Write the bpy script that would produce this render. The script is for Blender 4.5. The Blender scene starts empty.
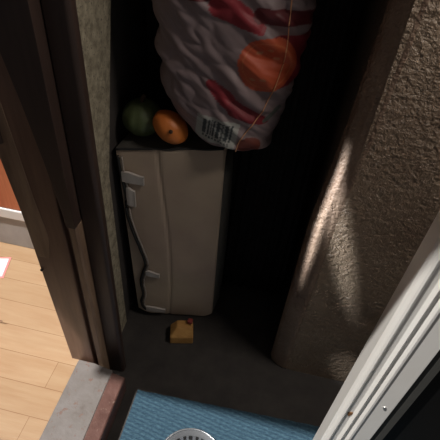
import bpy, bmesh, math, random
from math import sin, cos, pi, radians, exp, hypot
from mathutils import Vector, Matrix, noise
random.seed(7)
S = bpy.context.scene
C = S.collection

# ---------------------------------------------------------------- materials
def mat(name, base, rough=.6, metal=0, spec=.5, ramp=None, scale=8, detail=5, stretch=(1, 1, 1),
        bump=0, bscale=60, bstretch=None, bdist=.003, extra=None, attr=None, coat=0):
    m = bpy.data.materials.new(name); m.use_nodes = True
    nt = m.node_tree; N = nt.nodes; L = nt.links
    b = N['Principled BSDF']
    b.inputs['Base Color'].default_value = (*base, 1)
    b.inputs['Roughness'].default_value = rough
    b.inputs['Metallic'].default_value = metal
    b.inputs['Specular IOR Level'].default_value = spec
    b.inputs['Coat Weight'].default_value = coat
    tc = N.new('ShaderNodeTexCoord')
    def noi(sc, det, st, rgh=.6):
        mp = N.new('ShaderNodeMapping'); mp.inputs['Scale'].default_value = st
        L.new(tc.outputs['Object'], mp.inputs['Vector'])
        n = N.new('ShaderNodeTexNoise'); n.inputs['Scale'].default_value = sc
        n.inputs['Detail'].default_value = det; n.inputs['Roughness'].default_value = rgh
        L.new(mp.outputs[0], n.inputs['Vector']); return n
    col = None
    if ramp:
        n = noi(scale, detail, stretch)
        r = N.new('ShaderNodeValToRGB'); e = r.color_ramp.elements
        while len(e) < len(ramp): e.new(.5)
        for k, (p, c) in enumerate(ramp):
            e[k].position = p; e[k].color = (*c, 1)
        L.new(n.outputs['Fac'], r.inputs[0]); col = r.outputs[0]
    if attr:
        a = N.new('ShaderNodeAttribute'); a.attribute_name = attr; col = a.outputs['Color']
    if extra: col = extra(nt, tc, col, noi)
    if col: L.new(col, b.inputs['Base Color'])
    if bump:
        n2 = noi(bscale, 4, bstretch or stretch)
        bp = N.new('ShaderNodeBump'); bp.inputs['Strength'].default_value = bump
        bp.inputs['Distance'].default_value = bdist
        L.new(n2.outputs['Fac'], bp.inputs['Height']); L.new(bp.outputs[0], b.inputs['Normal'])
    return m

def mixc(nt, fac, a, b, mode='MIX'):
    m = nt.nodes.new('ShaderNodeMix'); m.data_type = 'RGBA'; m.blend_type = mode
    for s, v in ((m.inputs[0], fac), (m.inputs[6], a), (m.inputs[7], b)):
        if isinstance(v, (int, float)): s.default_value = v
        elif isinstance(v, tuple): s.default_value = (*v, 1)
        else: nt.links.new(v, s)
    return m.outputs[2]

def speck(c, lo, hi, sc):
    def f(nt, tc, col, noi):
        n = noi(sc, 2, (1, 1, 1)); r = nt.nodes.new('ShaderNodeMapRange')
        r.inputs[1].default_value = lo; r.inputs[2].default_value = hi
        nt.links.new(n.outputs['Fac'], r.inputs[0])
        return mixc(nt, r.outputs[0], col, c)
    return f

def planks(nt, tc, col, noi):
    br = nt.nodes.new('ShaderNodeTexBrick')
    br.inputs['Color1'].default_value = (1, 1, 1, 1); br.inputs['Color2'].default_value = (.86, .84, .8, 1)
    br.inputs['Mortar'].default_value = (.55, .45, .36, 1)
    br.inputs['Scale'].default_value = 1; br.inputs['Brick Width'].default_value = 1.2
    br.inputs['Row Height'].default_value = .095; br.inputs['Mortar Size'].default_value = .0012
    br.inputs['Mortar Smooth'].default_value = .4
    nt.links.new(tc.outputs['Object'], br.inputs['Vector'])
    return mixc(nt, 1.0, col, br.outputs[0], 'MULTIPLY')

M = {}
M['stucco'] = mat('tan_stucco', (.25, .19, .14), .36, spec=.5, ramp=[(.3, (.28, .195, .135)), (.7, (.39, .29, .205))], scale=5,
                  bump=1, bscale=80, bdist=.017)
M['stucco_red'] = mat('red_brown_render', (.15, .08, .06), .5, ramp=[(.3, (.19, .12, .085)), (.7, (.32, .22, .155))], scale=14,
                      bump=1, bscale=75, bdist=.010)
M['granite'] = mat('speckled_render', (.2, .19, .15), .85, ramp=[(.35, (.19, .165, .115)), (.65, (.39, .345, .25))], scale=45,
                   extra=speck((.12, .10, .08), .60, .66, 150), bump=.7, bscale=90, bdist=.004)
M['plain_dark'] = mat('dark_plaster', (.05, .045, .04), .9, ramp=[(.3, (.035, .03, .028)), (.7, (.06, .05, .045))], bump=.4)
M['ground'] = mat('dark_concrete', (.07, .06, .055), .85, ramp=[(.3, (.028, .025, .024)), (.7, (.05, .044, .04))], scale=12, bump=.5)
M['bounce_ground'] = mat('bounce_ground_concrete', (.2, .18, .16), .9, ramp=[(.3, (.085, .075, .068)), (.7, (.125, .115, .10))], bump=.3)
M['laminate'] = mat('light_laminate', (.75, .55, .36), .38, ramp=[(.25, (.36, .22, .12)), (.75, (.44, .305, .185))], scale=5,
                    stretch=(1, 9, 1), extra=planks, bump=.08, bscale=30)
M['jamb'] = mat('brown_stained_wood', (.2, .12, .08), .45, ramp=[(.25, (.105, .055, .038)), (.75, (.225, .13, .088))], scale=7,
                stretch=(6, 6, .5), bump=.15, bscale=14)
M['jamb_lit'] = mat('lit_brown_wood', (.3, .2, .13), .5, ramp=[(.3, (.15, .09, .06)), (.7, (.34, .23, .15))], scale=6, stretch=(5, 5, .6), bump=.2, bscale=14)  # jamb wood made lighter: the light falling on it is in the colour
M['jamb_red'] = mat('red_stained_wood', (.3, .09, .04), .4, ramp=[(.25, (.42, .10, .04)), (.75, (.62, .2, .09))], scale=7,
                    stretch=(6, 6, .5))
M['jamb_dark'] = mat('dark_shaded_wood', (.035, .02, .015), .5, ramp=[(.25, (.028, .016, .013)), (.75, (.055, .033, .026))], scale=7,  # dark casing wood; on the upper stop its darkness stands for shade
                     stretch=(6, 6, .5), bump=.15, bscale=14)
M['grey_paint'] = mat('worn_grey_paint', (.3, .29, .29), .6, ramp=[(.25, (.085, .062, .055)), (.42, (.135, .12, .112)), (.8, (.175, .16, .157))], scale=17,
                      detail=8, bump=.5, bscale=50, extra=speck((.14, .085, .07), .62, .70, 55))
M['oxblood'] = mat('red_brown_step_paint', (.22, .09, .07), .45, ramp=[(.3, (.09, .04, .032)), (.7, (.14, .07, .058))], scale=24,
                   bump=.5, bscale=60, extra=speck((.22, .14, .11), .64, .72, 60))
def at(nt, name):
    a = nt.nodes.new('ShaderNodeAttribute'); a.attribute_name = name; return a.outputs['Fac']
M['mat'] = mat('blue_ribbed_fabric', (.06, .2, .32), .9, ramp=[(.3, (.011, .040, .068)), (.7, (.05, .112, .155))], scale=240, detail=2,
               stretch=(.4, 1, 1), bump=.8, bscale=500, bdist=.002,
               extra=lambda nt, tc, col, noi: mixc(nt, at(nt, 'groove'), col, (.012, .04, .08)))
M['steel'] = mat('polished_steel', (.36, .38, .41), .26, .75, bump=.05)
M['black_mark'] = mat('black_rubber_mark', (.01, .01, .01), .6, bump=.1)
M['pvc'] = mat('white_pvc', (.8, .78, .75), .35, ramp=[(.3, (.86, .84, .80)), (.7, (.91, .90, .87))], scale=9, coat=.2)
M['gasket'] = mat('grey_gasket', (.06, .06, .055), .7, bump=.2)
M['rust'] = mat('brown_stain', (.2, .09, .03), .8, ramp=[(.3, (.16, .07, .02)), (.7, (.3, .15, .06))], scale=200)
M['screw'] = mat('bright_screw', (.85, .85, .85), .25, 1, bump=.05)
M['black_glass'] = mat('black_glass', (.006, .006, .006), .6, spec=.1, bump=.02)
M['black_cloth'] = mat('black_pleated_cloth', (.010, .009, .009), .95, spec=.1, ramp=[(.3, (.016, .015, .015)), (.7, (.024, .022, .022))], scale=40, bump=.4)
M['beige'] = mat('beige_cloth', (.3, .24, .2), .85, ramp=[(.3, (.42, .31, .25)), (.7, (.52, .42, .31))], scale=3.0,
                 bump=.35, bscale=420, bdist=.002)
M['beige_side'] = mat('dark_shaded_cloth', (.07, .07, .06), .9, ramp=[(.3, (.06, .055, .048)), (.7, (.08, .075, .065))], bump=.3, bscale=300)
M['cord'] = mat('black_cord', (.02, .02, .02), .8, bump=.4)
M['tab'] = mat('off_white_tape', (.5, .46, .43), .7, bump=.3, bscale=200)
M['piping'] = mat('beige_piping', (.36, .31, .27), .8, bump=.3)
M['green'] = mat('dark_green_skin', (.05, .07, .03), .5, ramp=[(.3, (.06, .085, .03)), (.7, (.12, .15, .07))], scale=9, stretch=(3, 3, 1), bump=.2)
M['orange'] = mat('orange_skin', (.75, .22, .04), .45, ramp=[(.3, (.58, .15, .025)), (.7, (.70, .22, .045))], scale=9, bump=.3, bscale=140)
M['stem'] = mat('brown_stem', (.06, .03, .015), .8, bump=.3)
M['ochre'] = mat('ochre_wood', (.45, .23, .06), .7, ramp=[(.3, (.42, .2, .055)), (.7, (.58, .33, .10))], scale=20, stretch=(1, 4, 1), bump=.4)
M['redbit'] = mat('dull_red_strap', (.25, .04, .03), .7, bump=.2)
M['bagmat'] = mat('printed_carrier_bag', (.4, .3, .3), .55, attr='print', bump=.25, bscale=45, bdist=.004)
M['bagcord'] = mat('orange_drawstring', (.75, .38, .2), .6, bump=.2)
M['skirt_white'] = mat('white_skirting_paint', (.75, .74, .74), .35, bump=.05)
M['skirt_grey'] = mat('grey_skirting_face', (.42, .40, .40), .5, ramp=[(.3, (.30, .285, .28)), (.7, (.36, .345, .34))], scale=12, bump=.1)
M['wallint'] = mat('interior_plaster', (.6, .5, .42), .9, bump=.2)
M['paper'] = mat('white_card', (.85, .82, .82), .6, bump=.05)
M['pink'] = mat('pink_print', (.8, .25, .25), .6, bump=.05)

# ---------------------------------------------------------------- helpers
def link(name, bm, m, parent=None, smooth=False, bevel=0, loc=None):
    bmesh.ops.recalc_face_normals(bm, faces=bm.faces)
    me = bpy.data.meshes.new(name); bm.to_mesh(me); bm.free()
    o = bpy.data.objects.new(name, me); C.objects.link(o)
    for x in (m if isinstance(m, (list, tuple)) else [m]): me.materials.append(x)
    if smooth:
        for p in me.polygons: p.use_smooth = True
    if parent:
        o.parent = parent
        o.matrix_parent_inverse = Matrix.Translation(-Vector(parent.location))
    if bevel:
        b = o.modifiers.new('bevel', 'BEVEL'); b.width = bevel; b.segments = 2; b.limit_method = 'ANGLE'
    return o
def tag(o, label=None, cat=None, group=None, kind=None):
    for k, v in (('label', label), ('category', cat), ('group', group), ('kind', kind)):
        if v: o[k] = v
    return o
def empty(name, loc, label=None, cat=None, kind=None):
    o = bpy.data.objects.new(name, None); C.objects.link(o); o.location = loc
    o.empty_display_size = .05
    return tag(o, label, cat, None, kind)
def box(bm, x0, x1, y0, y1, z0, z1):
    v = [bm.verts.new((x, y, z)) for z in (z0, z1) for x, y in ((x0, y0), (x1, y0), (x1, y1), (x0, y1))]
    for f in ((3, 2, 1, 0), (4, 5, 6, 7), (0, 1, 5, 4), (1, 2, 6, 5), (2, 3, 7, 6), (3, 0, 4, 7)):
        bm.faces.new([v[i] for i in f])
def prism(bm, poly, z0, z1):
    lo = [bm.verts.new((x, y, z0)) for x, y in poly]; hi = [bm.verts.new((x, y, z1)) for x, y in poly]
    n = len(poly)
    bm.faces.new(lo[::-1]); bm.faces.new(hi)
    for i in range(n): bm.faces.new((lo[i], lo[(i+1) % n], hi[(i+1) % n], hi[i]))
def B(*a):
    bm = bmesh.new(); box(bm, *a); return bm
def P(*a):
    bm = bmesh.new(); prism(bm, *a); return bm
def catmull(pts, n=8):
    pts = [Vector(p) for p in pts]; q = [2*pts[0]-pts[1]] + pts + [2*pts[-1]-pts[-2]]; out = []
    for i in range(1, len(q)-2):
        for k in range(n):
            t = k/n; a, b, c, d = q[i-1:i+3]
            out.append(.5*((2*b)+(c-a)*t+(2*a-5*b+4*c-d)*t*t+(3*b-a-3*c+d)*t**3))
    out.append(pts[-1]); return out
def tube(bm, pts, r, seg=8, closed=False):
    rings = []; n = len(pts)
    for i, p in enumerate(pts):
        a = pts[i-1] if (i or closed) else p; b = pts[(i+1) % n] if (i < n-1 or closed) else p
        d = (b-a).normalized(); u = d.cross(Vector((0, 0, 1)))
        if u.length < .05: u = d.cross(Vector((1, 0, 0)))
        u.normalize(); w = d.cross(u)
        rings.append([bm.verts.new(p+r*(cos(2*pi*k/seg)*u+sin(2*pi*k/seg)*w)) for k in range(seg)])
    for i in range(n if closed else n-1):
        A, D = rings[i], rings[(i+1) % n]
        for k in range(seg): bm.faces.new((A[k], A[(k+1) % seg], D[(k+1) % seg], D[k]))
    if not closed: bm.faces.new(rings[0][::-1]); bm.faces.new(rings[-1])
def lathe(bm, prof, c=(0, 0, 0), seg=64, wob=None):
    rings = []
    for r, z in prof:
        rings.append([bm.verts.new((c[0]+r*cos(2*pi*k/seg), c[1]+r*sin(2*pi*k/seg), c[2]+z)) for k in range(seg)] if r > 1e-6
                     else [bm.verts.new((c[0], c[1], c[2]+z))])
    for A, D in zip(rings, rings[1:]):
        for k in range(seg):
            j = (k+1) % seg
            if len(A) == 1: bm.faces.new((A[0], D[k], D[j]))
            elif len(D) == 1: bm.faces.new((A[k], A[j], D[0]))
            else: bm.faces.new((A[k], A[j], D[j], D[k]))

# ---------------------------------------------------------------- setting
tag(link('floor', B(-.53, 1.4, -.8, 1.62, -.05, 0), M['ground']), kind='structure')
tag(link('floor', B(-2.4, -.531, -.8, 1.22, -.05, .08), M['laminate']), kind='structure')
tag(link('floor', B(-.53, 1.4, -4.0, -.8, -.05, 0), M['bounce_ground']), kind='structure')  # unseen ground behind the camera, added to bounce sun into the alcove
# walls
bm = bmesh.new()      # rough rendered wall edge beside the door casing; its far border widens upwards
lv = [(0, .928), (.72, .928), (1.25, 1.07), (2.2, 1.085)]
rings = [[bm.verts.new(p) for p in ((-.46, .875, z), (-.46, yb, z), (-.60, yb, z), (-.60, .76, z), (-.47, .76, z))] for z, yb in lv]
bm.faces.new(rings[0][::-1]); bm.faces.new(rings[-1])
for A, D in zip(rings, rings[1:]):
    for i in range(5): bm.faces.new((A[i], A[(i+1) % 5], D[(i+1) % 5], D[i]))
tag(link('wall_left', bm, M['granite']), kind='structure')
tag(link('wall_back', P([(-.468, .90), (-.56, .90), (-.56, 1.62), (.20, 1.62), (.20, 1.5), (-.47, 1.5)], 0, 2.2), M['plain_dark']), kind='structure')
tag(link('wall_right', P([(.180, .882), (1.4, .882), (1.4, 1.62), (.162, 1.62), (.162, .965), (.175, .90)], 0, 2.2), M['stucco'], bevel=.0), kind='structure')
def leanx(z):
    T = ((0, -.008), (.7, -.008), (1.0, .012), (1.28, .020), (2.2, .022))
    for (a, u), (b, w) in zip(T, T[1:]):
        if z <= b+1e-6: return u+(w-u)*(z-a)/(b-a)
    return .022
def lean2(bm):
    for k, z in enumerate((.35, .7, .85, 1.0, 1.14, 1.28)):
        bmesh.ops.bisect_plane(bm, geom=bm.verts[:]+bm.edges[:]+bm.faces[:], plane_co=(0, 0, z), plane_no=(0, 0, 1))
    for v in bm.verts: v.co.x += leanx(v.co.z)
    return bm
tag(link('trim_corner', lean2(P([(.124, .925), (.130, .905), (.154, .888), (.176, .8805), (.192, .8840), (.205, .91), (.170, .97), (.132, .97)], 0, 2.2)),
         M['stucco_red'], bevel=.006), kind='structure')
tag(link('ceiling_sun_block', B(-1.30, 1.6, .222, 1.75, 2.2, 2.3), M['plain_dark']), kind='structure')
tag(link('ceiling_sun_block', B(-3.6, -.9, -1.8, -.06, 2.2, 2.3), M['plain_dark']), kind='structure')  # slab added out of view to keep sun off the nearer indoor floor
# interior of the house: far wall, skirting
tag(link('wall_interior', B(-2.4, -.60, 1.14, 1.22, .08, 1.1), M['wallint']), kind='structure')
bb = empty('baseboard_interior', (-1.2, 1.125, .08), kind='structure')
link('skirting_face', B(-2.4, -.60, 1.118, 1.14, .08, .248), M['skirt_grey'], bb, bevel=.003)
link('skirting_top', B(-2.4, -.60, 1.108, 1.14, .248, .300), M['skirt_white'], bb, bevel=.006)
d2 = empty('door_interior', (-1.2, 1.12, .3), kind='structure')
bm = B(-1.9, -.62, 1.112, 1.14, .302, 1.1); link('door_panel', bm, M['jamb_red'], d2, bevel=.004)

# door frame (brown wood) at the end of the opening
df = empty('door_1', (-.47, .72, 0), kind='structure')
def lean(bm):
    for v in bm.verts:
        if v.co.x < -.57: v.co.x += .016-.028*v.co.z/.9
    return bm
link('inner_post', lean(P([(-.590, .745), (-.577, .690), (-.481, .690), (-.481, .708), (-.469, .708), (-.469, .76), (-.590, .76)], .0, 2.2)), M['jamb'], df, bevel=.003)
link('door_stop', P([(-.469, .700), (-.466, .692), (-.450, .692), (-.446, .70), (-.446, .76), (-.469, .76)], .0, .735), M['jamb_lit'], df, bevel=.0015)  # lit lower length of the stop, its light painted as paler wood
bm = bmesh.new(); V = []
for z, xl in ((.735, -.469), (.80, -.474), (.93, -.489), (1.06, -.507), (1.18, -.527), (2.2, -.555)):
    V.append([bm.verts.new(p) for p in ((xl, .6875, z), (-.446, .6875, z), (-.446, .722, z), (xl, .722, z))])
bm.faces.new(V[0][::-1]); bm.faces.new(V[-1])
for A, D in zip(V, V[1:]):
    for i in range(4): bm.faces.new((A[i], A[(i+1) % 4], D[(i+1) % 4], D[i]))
link('upper_stop_shade', bm, M['jamb_dark'], df, bevel=.001)  # shade on the upper frame put into a dark leaning piece
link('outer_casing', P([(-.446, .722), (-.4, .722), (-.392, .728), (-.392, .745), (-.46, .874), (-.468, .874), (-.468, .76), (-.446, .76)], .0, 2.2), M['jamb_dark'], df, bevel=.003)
bm = bmesh.new()
V = []
for z, xl, xr in ((.60, -.568, -.540), (.684, -.574, -.526), (.804, -.582, -.538), (1.057, -.60, -.553), (2.1, -.62, -.60)):
    xl -= .004
    V.append([bm.verts.new(p) for p in ((xl, .6885, z), (max(xr, xl+.002), .6885, z), (max(xr, xl+.002), .700, z), (xl, .700, z))])
bm.faces.new(V[0][::-1]); bm.faces.new(V[-1])
for A, D in zip(V, V[1:]):
    for i in range(4): bm.faces.new((A[i], A[(i+1) % 4], D[(i+1) % 4], D[i]))
link('lit_strip', bm, M['jamb_lit'], df, bevel=.001)  # lit edge of the post, drawn as a strip of lighter wood
h = B(-.590, -.572, .681, .695, .955, .985)
link('hinge', h, M['jamb_dark'], df, bevel=.002)
bm = bmesh.new(); bmesh.ops.create_uvsphere(bm, u_segments=12, v_segments=8, radius=.0045, matrix=Matrix.Translation((-.574, .688, .545)))
link('latch_pin', bm, M['jamb_dark'], df, smooth=True)

# threshold step
th = empty('door_sill', (-.45, .3, 0), kind='structure')
bm = P([(-.531, -.8), (-.405, -.8), (-.405, .672), (-.475, .682), (-.531, .682)], 0, .1)
link('sill_tread', bm, M['grey_paint'], th, bevel=.003)
bm = bmesh.new()
prof = [(-.405, 0), (-.362, 0), (-.360, .084), (-.364, .088), (-.405, .0995)]
a = [bm.verts.new((x, -.8, z)) for x, z in prof]; b = [bm.verts.new((x, .664, z)) for x, z in prof]
bm.faces.new(a); bm.faces.new(b[::-1])
for i in range(5): bm.faces.new((a[i], b[i], b[(i+1) % 5], a[(i+1) % 5]))
link('sill_nosing', bm, M['oxblood'], th, bevel=.002)
tag(link('sill_joint', B(-.531, -.405, .452, .4545, .1, .1012), M['oxblood']), kind='structure').parent = th

# ---------------------------------------------------------------- white door
wd = empty('door_2', (.28, .47, 0), kind='structure')
prof = [(.230, .512), (.2195, .452), (.2215, .446), (.2255, .441), (.2290, .439), (.2320, .441), (.2335, .4435), (.2455, .4445),
        (.2475, .442), (.2505, .438), (.2535, .441), (.2545, .4435), (.2600, .444), (.2620, .441), (.2650, .438), (.2690, .438),
        (.2720, .4415), (.3060, .4415), (.3075, .4435), (.3075, .512)]
bm = P(prof, .03, 2.1)
link('door_profile', bm, M['pvc'], wd, bevel=.0006)
link('gasket', P([(.3075, .455), (.3200, .448), (.3330, .448), (.3330, .50), (.3075, .50)], .03, 2.1), M['gasket'], wd)
link('glass_pane', B(.333, 1.15, .466, .49, .03, 2.1), M['black_glass'], wd)
bm = bmesh.new()
bmesh.ops.create_uvsphere(bm, u_segments=14, v_segments=10, radius=.0034, matrix=Matrix.Translation((.290, .4405, .693)) @ Matrix.Diagonal((1, .5, 1, 1)))
link('screw_head', bm, M['screw'], wd, smooth=True)
bm = bmesh.new()
z0 = .633
pts = [(.2345, z0+.006), (.2440, z0+.008), (.2455, z0+.001), (.2405, z0-.011), (.2365, z0-.005)]
lo = [bm.verts.new((x, .4434, z)) for x, z in pts]; hi = [bm.verts.new((x, .4452, z)) for x, z in pts]
bm.faces.new(lo); bm.faces.new(hi[::-1])
for i in range(5): bm.faces.new((lo[i], lo[(i+1) % 5], hi[(i+1) % 5], hi[i]))
link('rust_stain', bm, M['rust'], wd)

# ---------------------------------------------------------------- mat
bm = bmesh.new(); x0, x1, y0, pitch = -.321, .62, .02, .0138
gl = bm.verts.layers.float.new('groove'); rows = []; nx = 90; ny = 400
for j in range(ny+1):
    row = []
    for i in range(nx+1):
        x = x0+(x1-x0)*i/nx; y1 = .669+.04*(x-x0)
        y = y0+(y1-y0)*j/ny
        hh = abs(sin(pi*(y+.17*x+.0012*noise.noise(Vector((x*12, y*40, 0))))/pitch))**.6
        v = bm.verts.new((x, y, .006+.0035*hh+.0008*noise.noise(Vector((x*30, y*60, 2))))); v[gl] = max(0, 1-hh*1.05)
        row.append(v)
    rows.append(row)
for A, D in zip(rows, rows[1:]):
    for i in range(nx): bm.faces.new((A[i], A[i+1], D[i+1], D[i]))
# skirt and underside
edge = [rows[0][i] for i in range(nx+1)] + [r[-1] for r in rows[1:]] + [rows[-1][i] for i in range(nx-1, -1, -1)] + [r[0] for r in rows[-2:0:-1]]
low = [bm.verts.new((v.co.x, v.co.y, .0005)) for v in edge]
for i in range(len(edge)): bm.faces.new((edge[i], low[i], low[(i+1) % len(edge)], edge[(i+1) % len(edge)]))
bm.faces.new(low)
o = link('doormat', bm, M['mat'])
tag(o, 'blue ribbed fabric doormat on the dark ground beside the worn grey step', 'doormat')

# ---------------------------------------------------------------- steel bowl
bx, by, bz = -.083, .468, .0092
bowl = empty('steel_bowl', (bx, by, bz), 'round shiny steel bowl with black marks inside its rim, standing on the blue mat', 'bowl')
bm = bmesh.new()
R0 = .101
pr = [(0, .004), (.070, .004), (.078, .010), (.083, .028), (.086, .034), (R0-.006, .036), (R0-.003, .040), (R0+.001, .0415), (R0+.004, .039),
      (R0+.004, .035), (R0, .032), (.092, .028), (.090, .0), (.080, .0), (.070, .001), (0, .001)]
lathe(bm, pr, (bx, by, bz), 96)
link('bowl_body', bm, M['steel'], bowl, smooth=True)
bm = bmesh.new()
tube(bm, [Vector((bx+(R0+.001)*cos(t*pi/48), by+(R0+.001)*sin(t*pi/48), bz+.041)) for t in range(96)], .0032, 8, True)
link('rolled_rim', bm, M['steel'], bowl, smooth=True)
bm = bmesh.new()
for k in range(26):
    a0 = 2*pi*k/26 + .03; a1 = a0 + random.uniform(.10, .17)
    r0, r1 = .0795, .0845
    q = []
    for z in (.0, .0015):
        for a, r in ((a0, r0), (a1, r0), (a1, r1), (a0, r1)):
            zz = .0175 if r == r0 else .0335
            q.append(bm.verts.new((bx+(r-.0012)*cos(a), by+(r-.0012)*sin(a), bz+zz+z)))
    for f in ((3, 2, 1, 0), (4, 5, 6, 7), (0, 1, 5, 4), (1, 2, 6, 5), (2, 3, 7, 6), (3, 0, 4, 7)): bm.faces.new([q[i] for i in f])
o = link('rim_marks', bm, M['black_mark'], bowl); o['label'] = 'row of short black marks inside the rim'

# ---------------------------------------------------------------- beige storage bag
sb = empty('storage_bag', (-.29, 1.06, 0), 'tall beige cloth storage bag with off-white tape tabs and black cord, standing in the corner', 'storage bag')
FL0, FR0 = Vector((-.425, .975)), Vector((-.143, 1.028))   # foot
FL1, FR1 = Vector((-.4515, .972)), Vector((-.152, 1.018))    # top
TOP = .784
def front(u, t):           # u 0..1 left to right, t 0..1 bottom to top
    a = FL0.lerp(FL1, t); b = FR0.lerp(FR1, t); p = a.lerp(b, u)
    bul = -.010*sin(pi*u)*sin(pi*t)**.5 if 0 < t < 1 else 0
    bul += .0035*noise.noise(Vector((u*3, t*7, 1)))*min(1, 6*u*(1-u)) - .0035*exp(-((u-.42-.05*sin(t*4))/.02)**2)*-1
    return Vector((p.x, p.y+bul))
bm = bmesh.new()
NU, NT = 48, 64
def zt(u, t):
    z = .012+(TOP-.012+.034*u)*t
    lft = .030*max(0, 1-t*12)*(max(0, 1-u*6)**1.5) + .018*max(0, 1-t*12)*(max(0, (u-.88)/.12)**2)
    return z+lft+(.006*noise.noise(Vector((u*4, 9, 0))) if t > .97 else 0)
grid = []
for j in range(NT+1):
    t = j/NT; row = []
    for i in range(NU+1):
        u = i/NU; p = front(u, t); row.append(bm.verts.new((p.x, p.y, zt(u, t))))
    # rounded corner then the back
    bl, br = (-.436, 1.15), (-.155, 1.15)
    row += [bm.verts.new((x, y, zt(0 if x < -.3 else 1, t))) for x, y in
            ((row[NU].co.x+.004, row[NU].co.y+.008), br, (-.3, 1.156), bl, (row[0].co.x-.003, row[0].co.y+.01))]
    grid.append(row)
n = len(grid[0])
for A, D in zip(grid, grid[1:]):
    for i in range(n): bm.faces.new((A[i], A[(i+1) % n], D[(i+1) % n], D[i]))
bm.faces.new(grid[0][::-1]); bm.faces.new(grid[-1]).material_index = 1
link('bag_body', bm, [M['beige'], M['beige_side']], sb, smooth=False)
bm = bmesh.new()      # side gusset bulging on the right; shade on that side put into its colour
G = []
for j in range(33):
    t = j/32; z = .02+(TOP-.03)*t; s = sin(pi*min(1, max(0, t)))**.3
    p = front(1, t)
    G.append([bm.verts.new((x, y, z)) for x, y in ((p.x-.002, p.y+.006), (p.x+.006+.010*s, p.y+.03), (p.x+.010+.015*s, p.y+.075), (p.x+.004+.012*s, 1.14), (-.16, 1.146), (-.16, p.y+.05))])
for A, D in zip(G, G[1:]):
    for i in range(6): bm.faces.new((A[i], A[(i+1) % 6], D[(i+1) % 6], D[i]))
bm.faces.new(G[0][::-1]); bm.faces.new(G[-1])
link('side_gusset', bm, M['beige_side'], sb, smooth=True)['label'] = 'side gusset coloured dark grey for shade'
bm = bmesh.new()
tube(bm, [Vector((front(i/30, 1).x, front(i/30, 1).y-.002, zt(i/30, 1)+.001)) for i in range(31)], .0035)
link('top_piping', bm, M['cord'], sb, smooth=True)
def fp(u, t, off=.004):
    p = front(u, t); return Vector((p.x+.1*off, p.y-off, .012+(TOP-.012)*t))
cp = [(.015, .975), (.02, .90), (.045, .80), (.03, .70), (.07, .60), (.13, .50), (.175, .40), (.13, .33), (.09, .26), (.10, .17), (.06, .10), (.10, .05), (.20, .035)]
bm = bmesh.new(); tube(bm, catmull([fp(*c, .006) for c in cp], 8), .0050)
link('edge_cord', bm, M['cord'], sb, smooth=True)['label'] = 'black cord running down the left edge'
bm = bmesh.new(); tube(bm, catmull([fp(c[0]+.035, c[1], .006) for c in cp], 8), .0032)
link('edge_piping', bm, M['piping'], sb, smooth=True)
for u0, u1, t, hh in ((.03, .25, .885, .034), (.055, .145, .79, .065), (.17, .34, .335, .022), (.12, .38, .055, .022)):
    bm = bmesh.new(); q = []
    for off in (.003, .011):
        for k in range(7):
            u = u0+(u1-u0)*k/6
            for s in (0, 1):
                p = fp(u, t, off + .001*sin(k)); q.append(bm.verts.new((p.x, p.y, p.z+(s-.5)*hh+.004*sin(k*.9)*s-.006*(k/6))))
    for k in range(6):
        a, b = 2*k, 14+2*k
        bm.faces.new((a and q[a] or q[0], q[a+2], q[a+3], q[a+1])); bm.faces.new((q[b], q[b+1], q[b+3], q[b+2]))
        bm.faces.new((q[a], q[b], q[b+2], q[a+2])); bm.faces.new((q[a+1], q[a+3], q[b+3], q[b+1]))
    bm.faces.new((q[0], q[1], q[15], q[14])); bm.faces.new((q[12], q[26], q[27], q[13]))
    link('tape_tab', bm, M['tab'], sb)

# ---------------------------------------------------------------- ochre block on the floor
ob = empty('wooden_block', (-.225, .915, 0), 'small ochre wooden block with a chamfered top on the floor before the beige bag', 'block')
bm = bmesh.new()
a = radians(14)
def rot(x, y): return (-.232+x*cos(a)-y*sin(a), .915+x*sin(a)+y*cos(a))
lo = [(-.044, -.030), (.044, -.030), (.044, .030), (-.044, .030)]
mid = [(x, y) for x, y in lo]; up = [(-.018, -.002), (.040, -.008), (.040, .028), (-.018, .028)]
V = [[bm.verts.new((*rot(*p), z)) for p in pp] for pp, z in ((lo, 0.0095), (mid, .050), (up, .082))]
bm.faces.new(V[0][::-1]); bm.faces.new(V[2])
for A, D in zip(V, V[1:]):
    for i in range(4): bm.faces.new((A[i], A[(i+1) % 4], D[(i+1) % 4], D[i]))
bmesh.ops.translate(bm, verts=bm.verts, vec=(0, 0, -.0095))
link('block_body', bm, M['ochre'], ob, bevel=.004)
bm = bmesh.new(); box(bm, -.215, -.196, .926, .944, .080, .094)
link('red_peg', bm, M['redbit'], ob, bevel=.003)['label'] = 'dull red peg on top'

# ---------------------------------------------------------------- squash and orange on the bag top
def blob(name, c, r, m, parent=None, ribs=0, depth=0, rotm=None, seg=48, sq=(1, 1, 1)):
    bm = bmesh.new(); bmesh.ops.create_uvsphere(bm, u_segments=seg, v_segments=seg//2, radius=1)
    for v in bm.verts:
        th_ = math.atan2(v.co.y, v.co.x); w = hypot(v.co.x, v.co.y)
        k = 1 + depth*abs(cos(ribs*th_/2))*w - depth*.4
        k *= 1+.03*noise.noise(v.co*1.7)
        v.co = Vector((v.co.x*k*sq[0], v.co.y*k*sq[1], v.co.z*(1-.10*exp(-(w/.25)**2))*sq[2]))*r
        if rotm: v.co = rotm @ v.co
        v.co += Vector(c)
    return link(name, bm, m, parent, smooth=True)
sq = empty('green_squash', (-.402, 1.06, .785), 'dark green rounded squash on the beige bag in the shadowed corner', 'squash')
blob('squash_body', (-.399, 1.055, .850), .056, M['green'], sq, ribs=10, depth=.06, sq=(1, 1, .96))
bm = bmesh.new(); tube(bm, catmull([(-.399, 1.055, .893), (-.397, 1.055, .908), (-.390, 1.057, .918)], 5), .006)
link('squash_stem', bm, M['stem'], sq, smooth=True)
og = empty('orange_fruit', (-.306, .993, .787), 'bright orange fruit with a dark stem spot, tucked beside the printed carrier bag', 'fruit')
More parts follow.
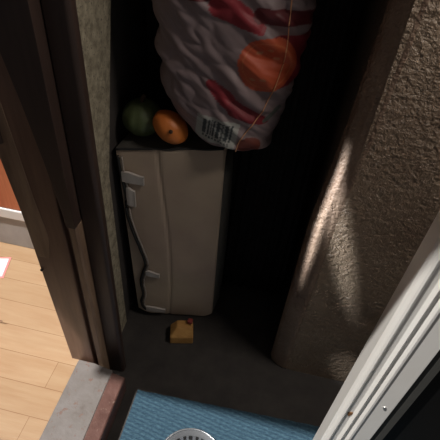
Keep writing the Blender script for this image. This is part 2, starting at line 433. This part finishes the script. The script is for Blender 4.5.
rm = Matrix.Rotation(radians(-38), 3, 'Y') @ Matrix.Rotation(radians(70), 3, 'X')
rm2 = Matrix.Rotation(radians(38), 3, 'Y')
blob('fruit_body', (-.303, 1.012, .861), .047, M['orange'], og, ribs=9, depth=.02, rotm=rm2, sq=(1.14, .9, .84))
bm = bmesh.new(); bmesh.ops.create_uvsphere(bm, u_segments=12, v_segments=8, radius=.0055, matrix=Matrix.Translation((-.290, .969, .874)))
link('stem_spot', bm, M['stem'], og, smooth=True)

# ---------------------------------------------------------------- printed carrier bag
cbg = empty('carrier_bag', (-.17, 1.06, .815), 'bulging plastic carrier bag with orange disc, red chilli print and barcode, on the beige bag', 'bag')
def seg_d(x, z, a, b):
    ax, az = a; bx_, bz_ = b; dx, dz = bx_-ax, bz_-az
    t = max(0, min(1, ((x-ax)*dx+(z-az)*dz)/(dx*dx+dz*dz))); return hypot(x-ax-t*dx, z-az-t*dz), t
WHITE = (.265, .20, .205); RED = (.30, .028, .04); ORG = (.56, .10, .04); DRK = (.12, .015, .02); GRN = (.12, .13, .11)
def paint(x, z, back=False):
    c = WHITE
    n1 = noise.noise(Vector((x*14, z*14, 0)))*.006
    d, t = seg_d(x, z, (-.190, 1.022), (-.128, .968));
    if d < .021*(1-abs(t-.62)*.7)+n1: c = RED
    d, t = seg_d(x, z, (-.128, .968), (-.052, .938))
    if d < .023*(1-t*.55)+n1: c = (.22, .02, .03)
    d, t = seg_d(x, z, (-.052, .938), (-.025, .97))
    if d < .006: c = GRN
    # big red strawberry / pepper shapes above
    d, t = seg_d(x, z, (-.27, 1.225), (-.16, 1.245))
    if d < .027+n1*2: c = DRK
    d, t = seg_d(x, z, (-.175, 1.205), (-.09, 1.165))
    if d < .028*(1-t*.5)+n1*2: c = RED
    d, t = seg_d(x, z, (-.09, 1.19), (.02, 1.185))
    if d < .020+n1*2: c = DRK
    if ((x+.20)/.11)**2+((z-1.36)/.05)**2 < 1+n1*20: c = ORG
    # red block to the right of the disc
    if x > -.075 and 1.035+.25*(x+.01) < z < 1.150+n1: c = (.24, .02, .03)
    if ((x+.083)/.030)**2+((z-.868)/.026)**2 < 1: c = (.2, .05, .035)
    # orange disc with small pale marks
    r = hypot(x+.067, z-1.084)
    if r < .065:
        c = ORG
        if .052 < r < .055: c = (.62, .17, .07)
        for px, pz in ((-.086, 1.112), (-.048, 1.098), (-.094, 1.052), (-.07, 1.055), (-.062, 1.12)):
            if hypot((x-px)/1.8, z-pz) < .0042: c = (.52, .2, .1)
    # barcode label
    ang = radians(-7); lx = (x+.170)*cos(ang)+(z-.897)*sin(ang); lz = -(x+.170)*sin(ang)+(z-.897)*cos(ang)
    if abs(lx) < .056 and abs(lz) < .040:
        c = (.40, .40, .37)
        if abs(lx) < .042 and -.018 < lz < .031:
            s = sin(lx*520)+sin(lx*830+1.3)
            if s > -.25: c = (.05, .06, .065)
        if abs(lx) < .038 and -.028 < lz < -.021 and sin(lx*700) > -.2: c = (.06, .07, .07)
    return c
bm = bmesh.new()
cl = bm.loops.layers.float_color.new('print')
NA, NZ = 360, 300
def prof_lr(z):   # left and right outline of the sack against height
    L = [(.824, -.215), (.836, -.238), (.87, -.262), (.91, -.292), (.96, -.330), (1.05, -.345), (1.18, -.362), (1.30, -.335), (1.42, -.28), (1.50, -.20)]
    Rr = [(.824, -.085), (.834, -.060), (.84, -.034), (.89, -.024), (.94, -.012), (1.05, .004), (1.18, .012), (1.30, .02), (1.42, -.03), (1.50, -.10)]
    def f(T):
        for (a, u), (b, v) in zip(T, T[1:]):
            if z <= b:
                t = max(0, (z-a)/(b-a)); return u+(v-u)*t
        return T[-1][1]
    return f(L), f(Rr)
zs = [.824+.676*(k/NZ)**1.05 for k in range(NZ+1)]
R_ = []
for z in zs:
    l, r = prof_lr(z); cx = (l+r)/2; hx = (r-l)/2
    hy = .100*min(1, ((z-.824)/.05+.25))**.5 if z < 1.3 else .100*(1-(z-1.3)/.28)
    cy = 1.068
    row = []
    for k in range(NA):
        a = 2*pi*k/NA; ca, sa = cos(a), sin(a)
        e = .8
        x = cx+hx*math.copysign(abs(ca)**e, ca); y = cy+hy*math.copysign(abs(sa)**e, sa)
        # folds: diagonal creases running down to the right, and crumples
        w = x*.78+z*1.0
        f = .012*sin(95*w+5*noise.noise(Vector((x*5, y*5, z*5))))*max(0, noise.noise(Vector((x*7, y*7, z*7+3)))+.35)
        f += .010*noise.noise(Vector((x*11, y*11, z*11)))+.009*abs(noise.noise(Vector((w*38, y*14, (z-x)*14))))-.003
        f *= min(1, (z-.821)/.03)
        x += ca*f; y += sa*f
        row.append(bm.verts.new((x, y, z)))
    R_.append(row)
for A, D in zip(R_, R_[1:]):
    for i in range(NA): bm.faces.new((A[i], A[(i+1) % NA], D[(i+1) % NA], D[i]))
bm.faces.new(R_[0][::-1]); bm.faces.new(R_[-1])
for f in bm.faces:
    back = f.calc_center_median().y > 1.08
    for lp in f.loops:
        v = lp.vert.co
        c = paint(v.x, v.z, back) if not back else WHITE
        lp[cl] = (*c, 1)
link('bag_body', bm, M['bagmat'], cbg, smooth=True)
def bagfront(x, z, off=.004):
    k = min(range(NZ+1), key=lambda i: abs(zs[i]-z)); best = None
    return best
ys_front = {}
import bisect
bagobj = bpy.data.objects[cbg.children[0].name] if cbg.children else None
me = bagobj.data
def bag_y(x, z):
    i = min(NZ, max(0, bisect.bisect_left(zs, z)))
    return min((abs(me.vertices[i*NA+k].co.x-x), me.vertices[i*NA+k].co.y) for k in range(NA//2, NA))[1]
cpts = [(-.040, 1.36), (-.036, 1.29), (-.036, 1.223), (-.031, 1.15), (-.030, 1.097), (-.042, 1.03), (-.063, .964), (-.09, .915), (-.106, .885), (-.114, .845), (-.116, .836)]
cc = catmull([(x, 0, z) for x, z in cpts], 10)
bm = bmesh.new()
tube(bm, [Vector((p.x, bag_y(p.x, p.z)-.0035, p.z)) for p in cc], .0014, 6)
link('drawstring', bm, M['bagcord'], cbg, smooth=True)['label'] = 'thin orange drawstring'
bm = bmesh.new()      # knotted gather at the neck
tube(bm, catmull([(-.15, 1.06, 1.49), (-.14, 1.055, 1.55), (-.17, 1.07, 1.60), (-.2, 1.07, 1.56)], 8), .018, 10)
link('bag_neck', bm, M['bagmat'], cbg, smooth=True)

# ---------------------------------------------------------------- black pleated cover
bm = bmesh.new()
pl = []
def pleat(xa, ya, xb, yb, n, amp):
    out = []
    for k in range(n*6+1):
        t = k/(n*6); s = sin(2*pi*t*n)
        x = xa+(xb-xa)*t; y = ya+(yb-ya)*t
        out.append((x, y-amp*s))
    return out
fr = pleat(-.44, 1.235, .110, 1.205, 16, .011)
bk = [(x, y+.008) for x, y in fr[::-1]]
NZc = 14; rows = []
for j in range(NZc+1):
    z = .012+2.1*j/NZc
    rows.append([bm.verts.new((x+.004*sin(3*z+x*9), y+.004*sin(5*z+x*20), z)) for x, y in fr+bk])
n = len(fr)*2
for A, D in zip(rows, rows[1:]):
    for i in range(n): bm.faces.new((A[i], A[(i+1) % n], D[(i+1) % n], D[i]))
bm.faces.new(rows[0][::-1]); bm.faces.new(rows[-1])
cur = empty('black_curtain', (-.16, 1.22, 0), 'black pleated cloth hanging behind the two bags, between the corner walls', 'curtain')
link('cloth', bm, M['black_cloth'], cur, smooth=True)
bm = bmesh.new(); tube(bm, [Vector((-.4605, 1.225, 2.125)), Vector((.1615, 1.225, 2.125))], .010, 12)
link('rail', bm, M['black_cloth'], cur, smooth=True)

# ---------------------------------------------------------------- card on the interior floor
cd = empty('paper_card', (-1.01, .99, .08), 'white card with a pink border lying on the light wooden floor indoors', 'card')
def quad(bm, c, w, hgt, ang, z0, z1):
    p = []
    for x, y in ((-w, -hgt), (w, -hgt), (w, hgt), (-w, hgt)):
        p.append((c[0]+x*cos(ang)-y*sin(ang), c[1]+x*sin(ang)+y*cos(ang)))
    prism(bm, p, z0, z1)
bm = bmesh.new(); quad(bm, (-1.035, .985), .048, .055, radians(15), .0805, .0816); link('card_border', bm, M['pink'], cd)['label'] = 'pink border'
bm = bmesh.new(); quad(bm, (-1.035, .985), .040, .047, radians(15), .0818, .0822); link('card_face', bm, M['paper'], cd)

# ---------------------------------------------------------------- light
w = bpy.data.worlds.new('sky'); S.world = w; w.use_nodes = True
bg = w.node_tree.nodes['Background']; bg.inputs[0].default_value = (.95, .95, 1, 1); bg.inputs[1].default_value = .06
sun = bpy.data.lights.new('sun', 'SUN'); sun.energy = 5.8; sun.angle = radians(.9); sun.color = (1, .95, .89)
so = bpy.data.objects.new('sun', sun); C.objects.link(so)
so.rotation_euler = Vector((.40, .20, -1)).to_track_quat('-Z', 'Y').to_euler()
so.location = (0, -1, 3)

def spot(loc, target, size, sx, roll, power):
    l = bpy.data.lights.new('reflected_daylight', 'SPOT'); l.energy = power; l.spot_size = radians(size); l.spot_blend = 1
    l.shadow_soft_size = .008; l.color = (.92, .97, 1)
    o = bpy.data.objects.new('reflected_daylight', l); C.objects.link(o); o.location = loc
    q = (Vector(target)-Vector(loc)).to_track_quat('-Z', 'Y').to_matrix().to_4x4()
    o.rotation_euler = (q @ Matrix.Rotation(radians(roll), 4, 'Z')).to_euler()
    o.scale = (sx, 1, 1)
spot((-.9, .50, 1.25), (.142, .893, .735), 24, .04, 0, 330)
spot((-.9, .50, 1.25), (.190, .882, .72), 24, .055, 9, 170)
spot((-.9, .46, 1.0), (.385, .882, .085), 7, .28, 0, 60)
al = bpy.data.lights.new('alcove_fill', 'AREA'); al.shape = 'RECTANGLE'; al.size = .6; al.size_y = .13; al.energy = 15; al.color = (1, .9, .8)  # added area lamp filling the alcove and plaster; no such lamp hangs there
ao = bpy.data.objects.new('alcove_fill', al); C.objects.link(ao); ao.location = (.85, .775, 2.12)
ao.rotation_euler = Vector((-.45, .12, -1)).to_track_quat('-Z', 'Y').to_euler()

# ---------------------------------------------------------------- camera
cam = bpy.data.cameras.new('camera'); cam.sensor_width = 36; cam.sensor_fit = 'HORIZONTAL'; cam.lens = 36
cam.clip_start = .01
co = bpy.data.objects.new('camera', cam); C.objects.link(co)
R = Matrix.Rotation(radians(8), 4, 'Z') @ Matrix.Rotation(radians(47.3), 4, 'X') @ Matrix.Rotation(radians(5.8), 4, 'Z')
co.matrix_world = Matrix.Translation((0, 0, 1.5)) @ R
S.camera = co
S.view_settings.view_transform = 'Standard'; S.view_settings.look = 'None'
S.view_settings.exposure = 0; S.view_settings.gamma = 1; S.view_settings.use_curve_mapping = False
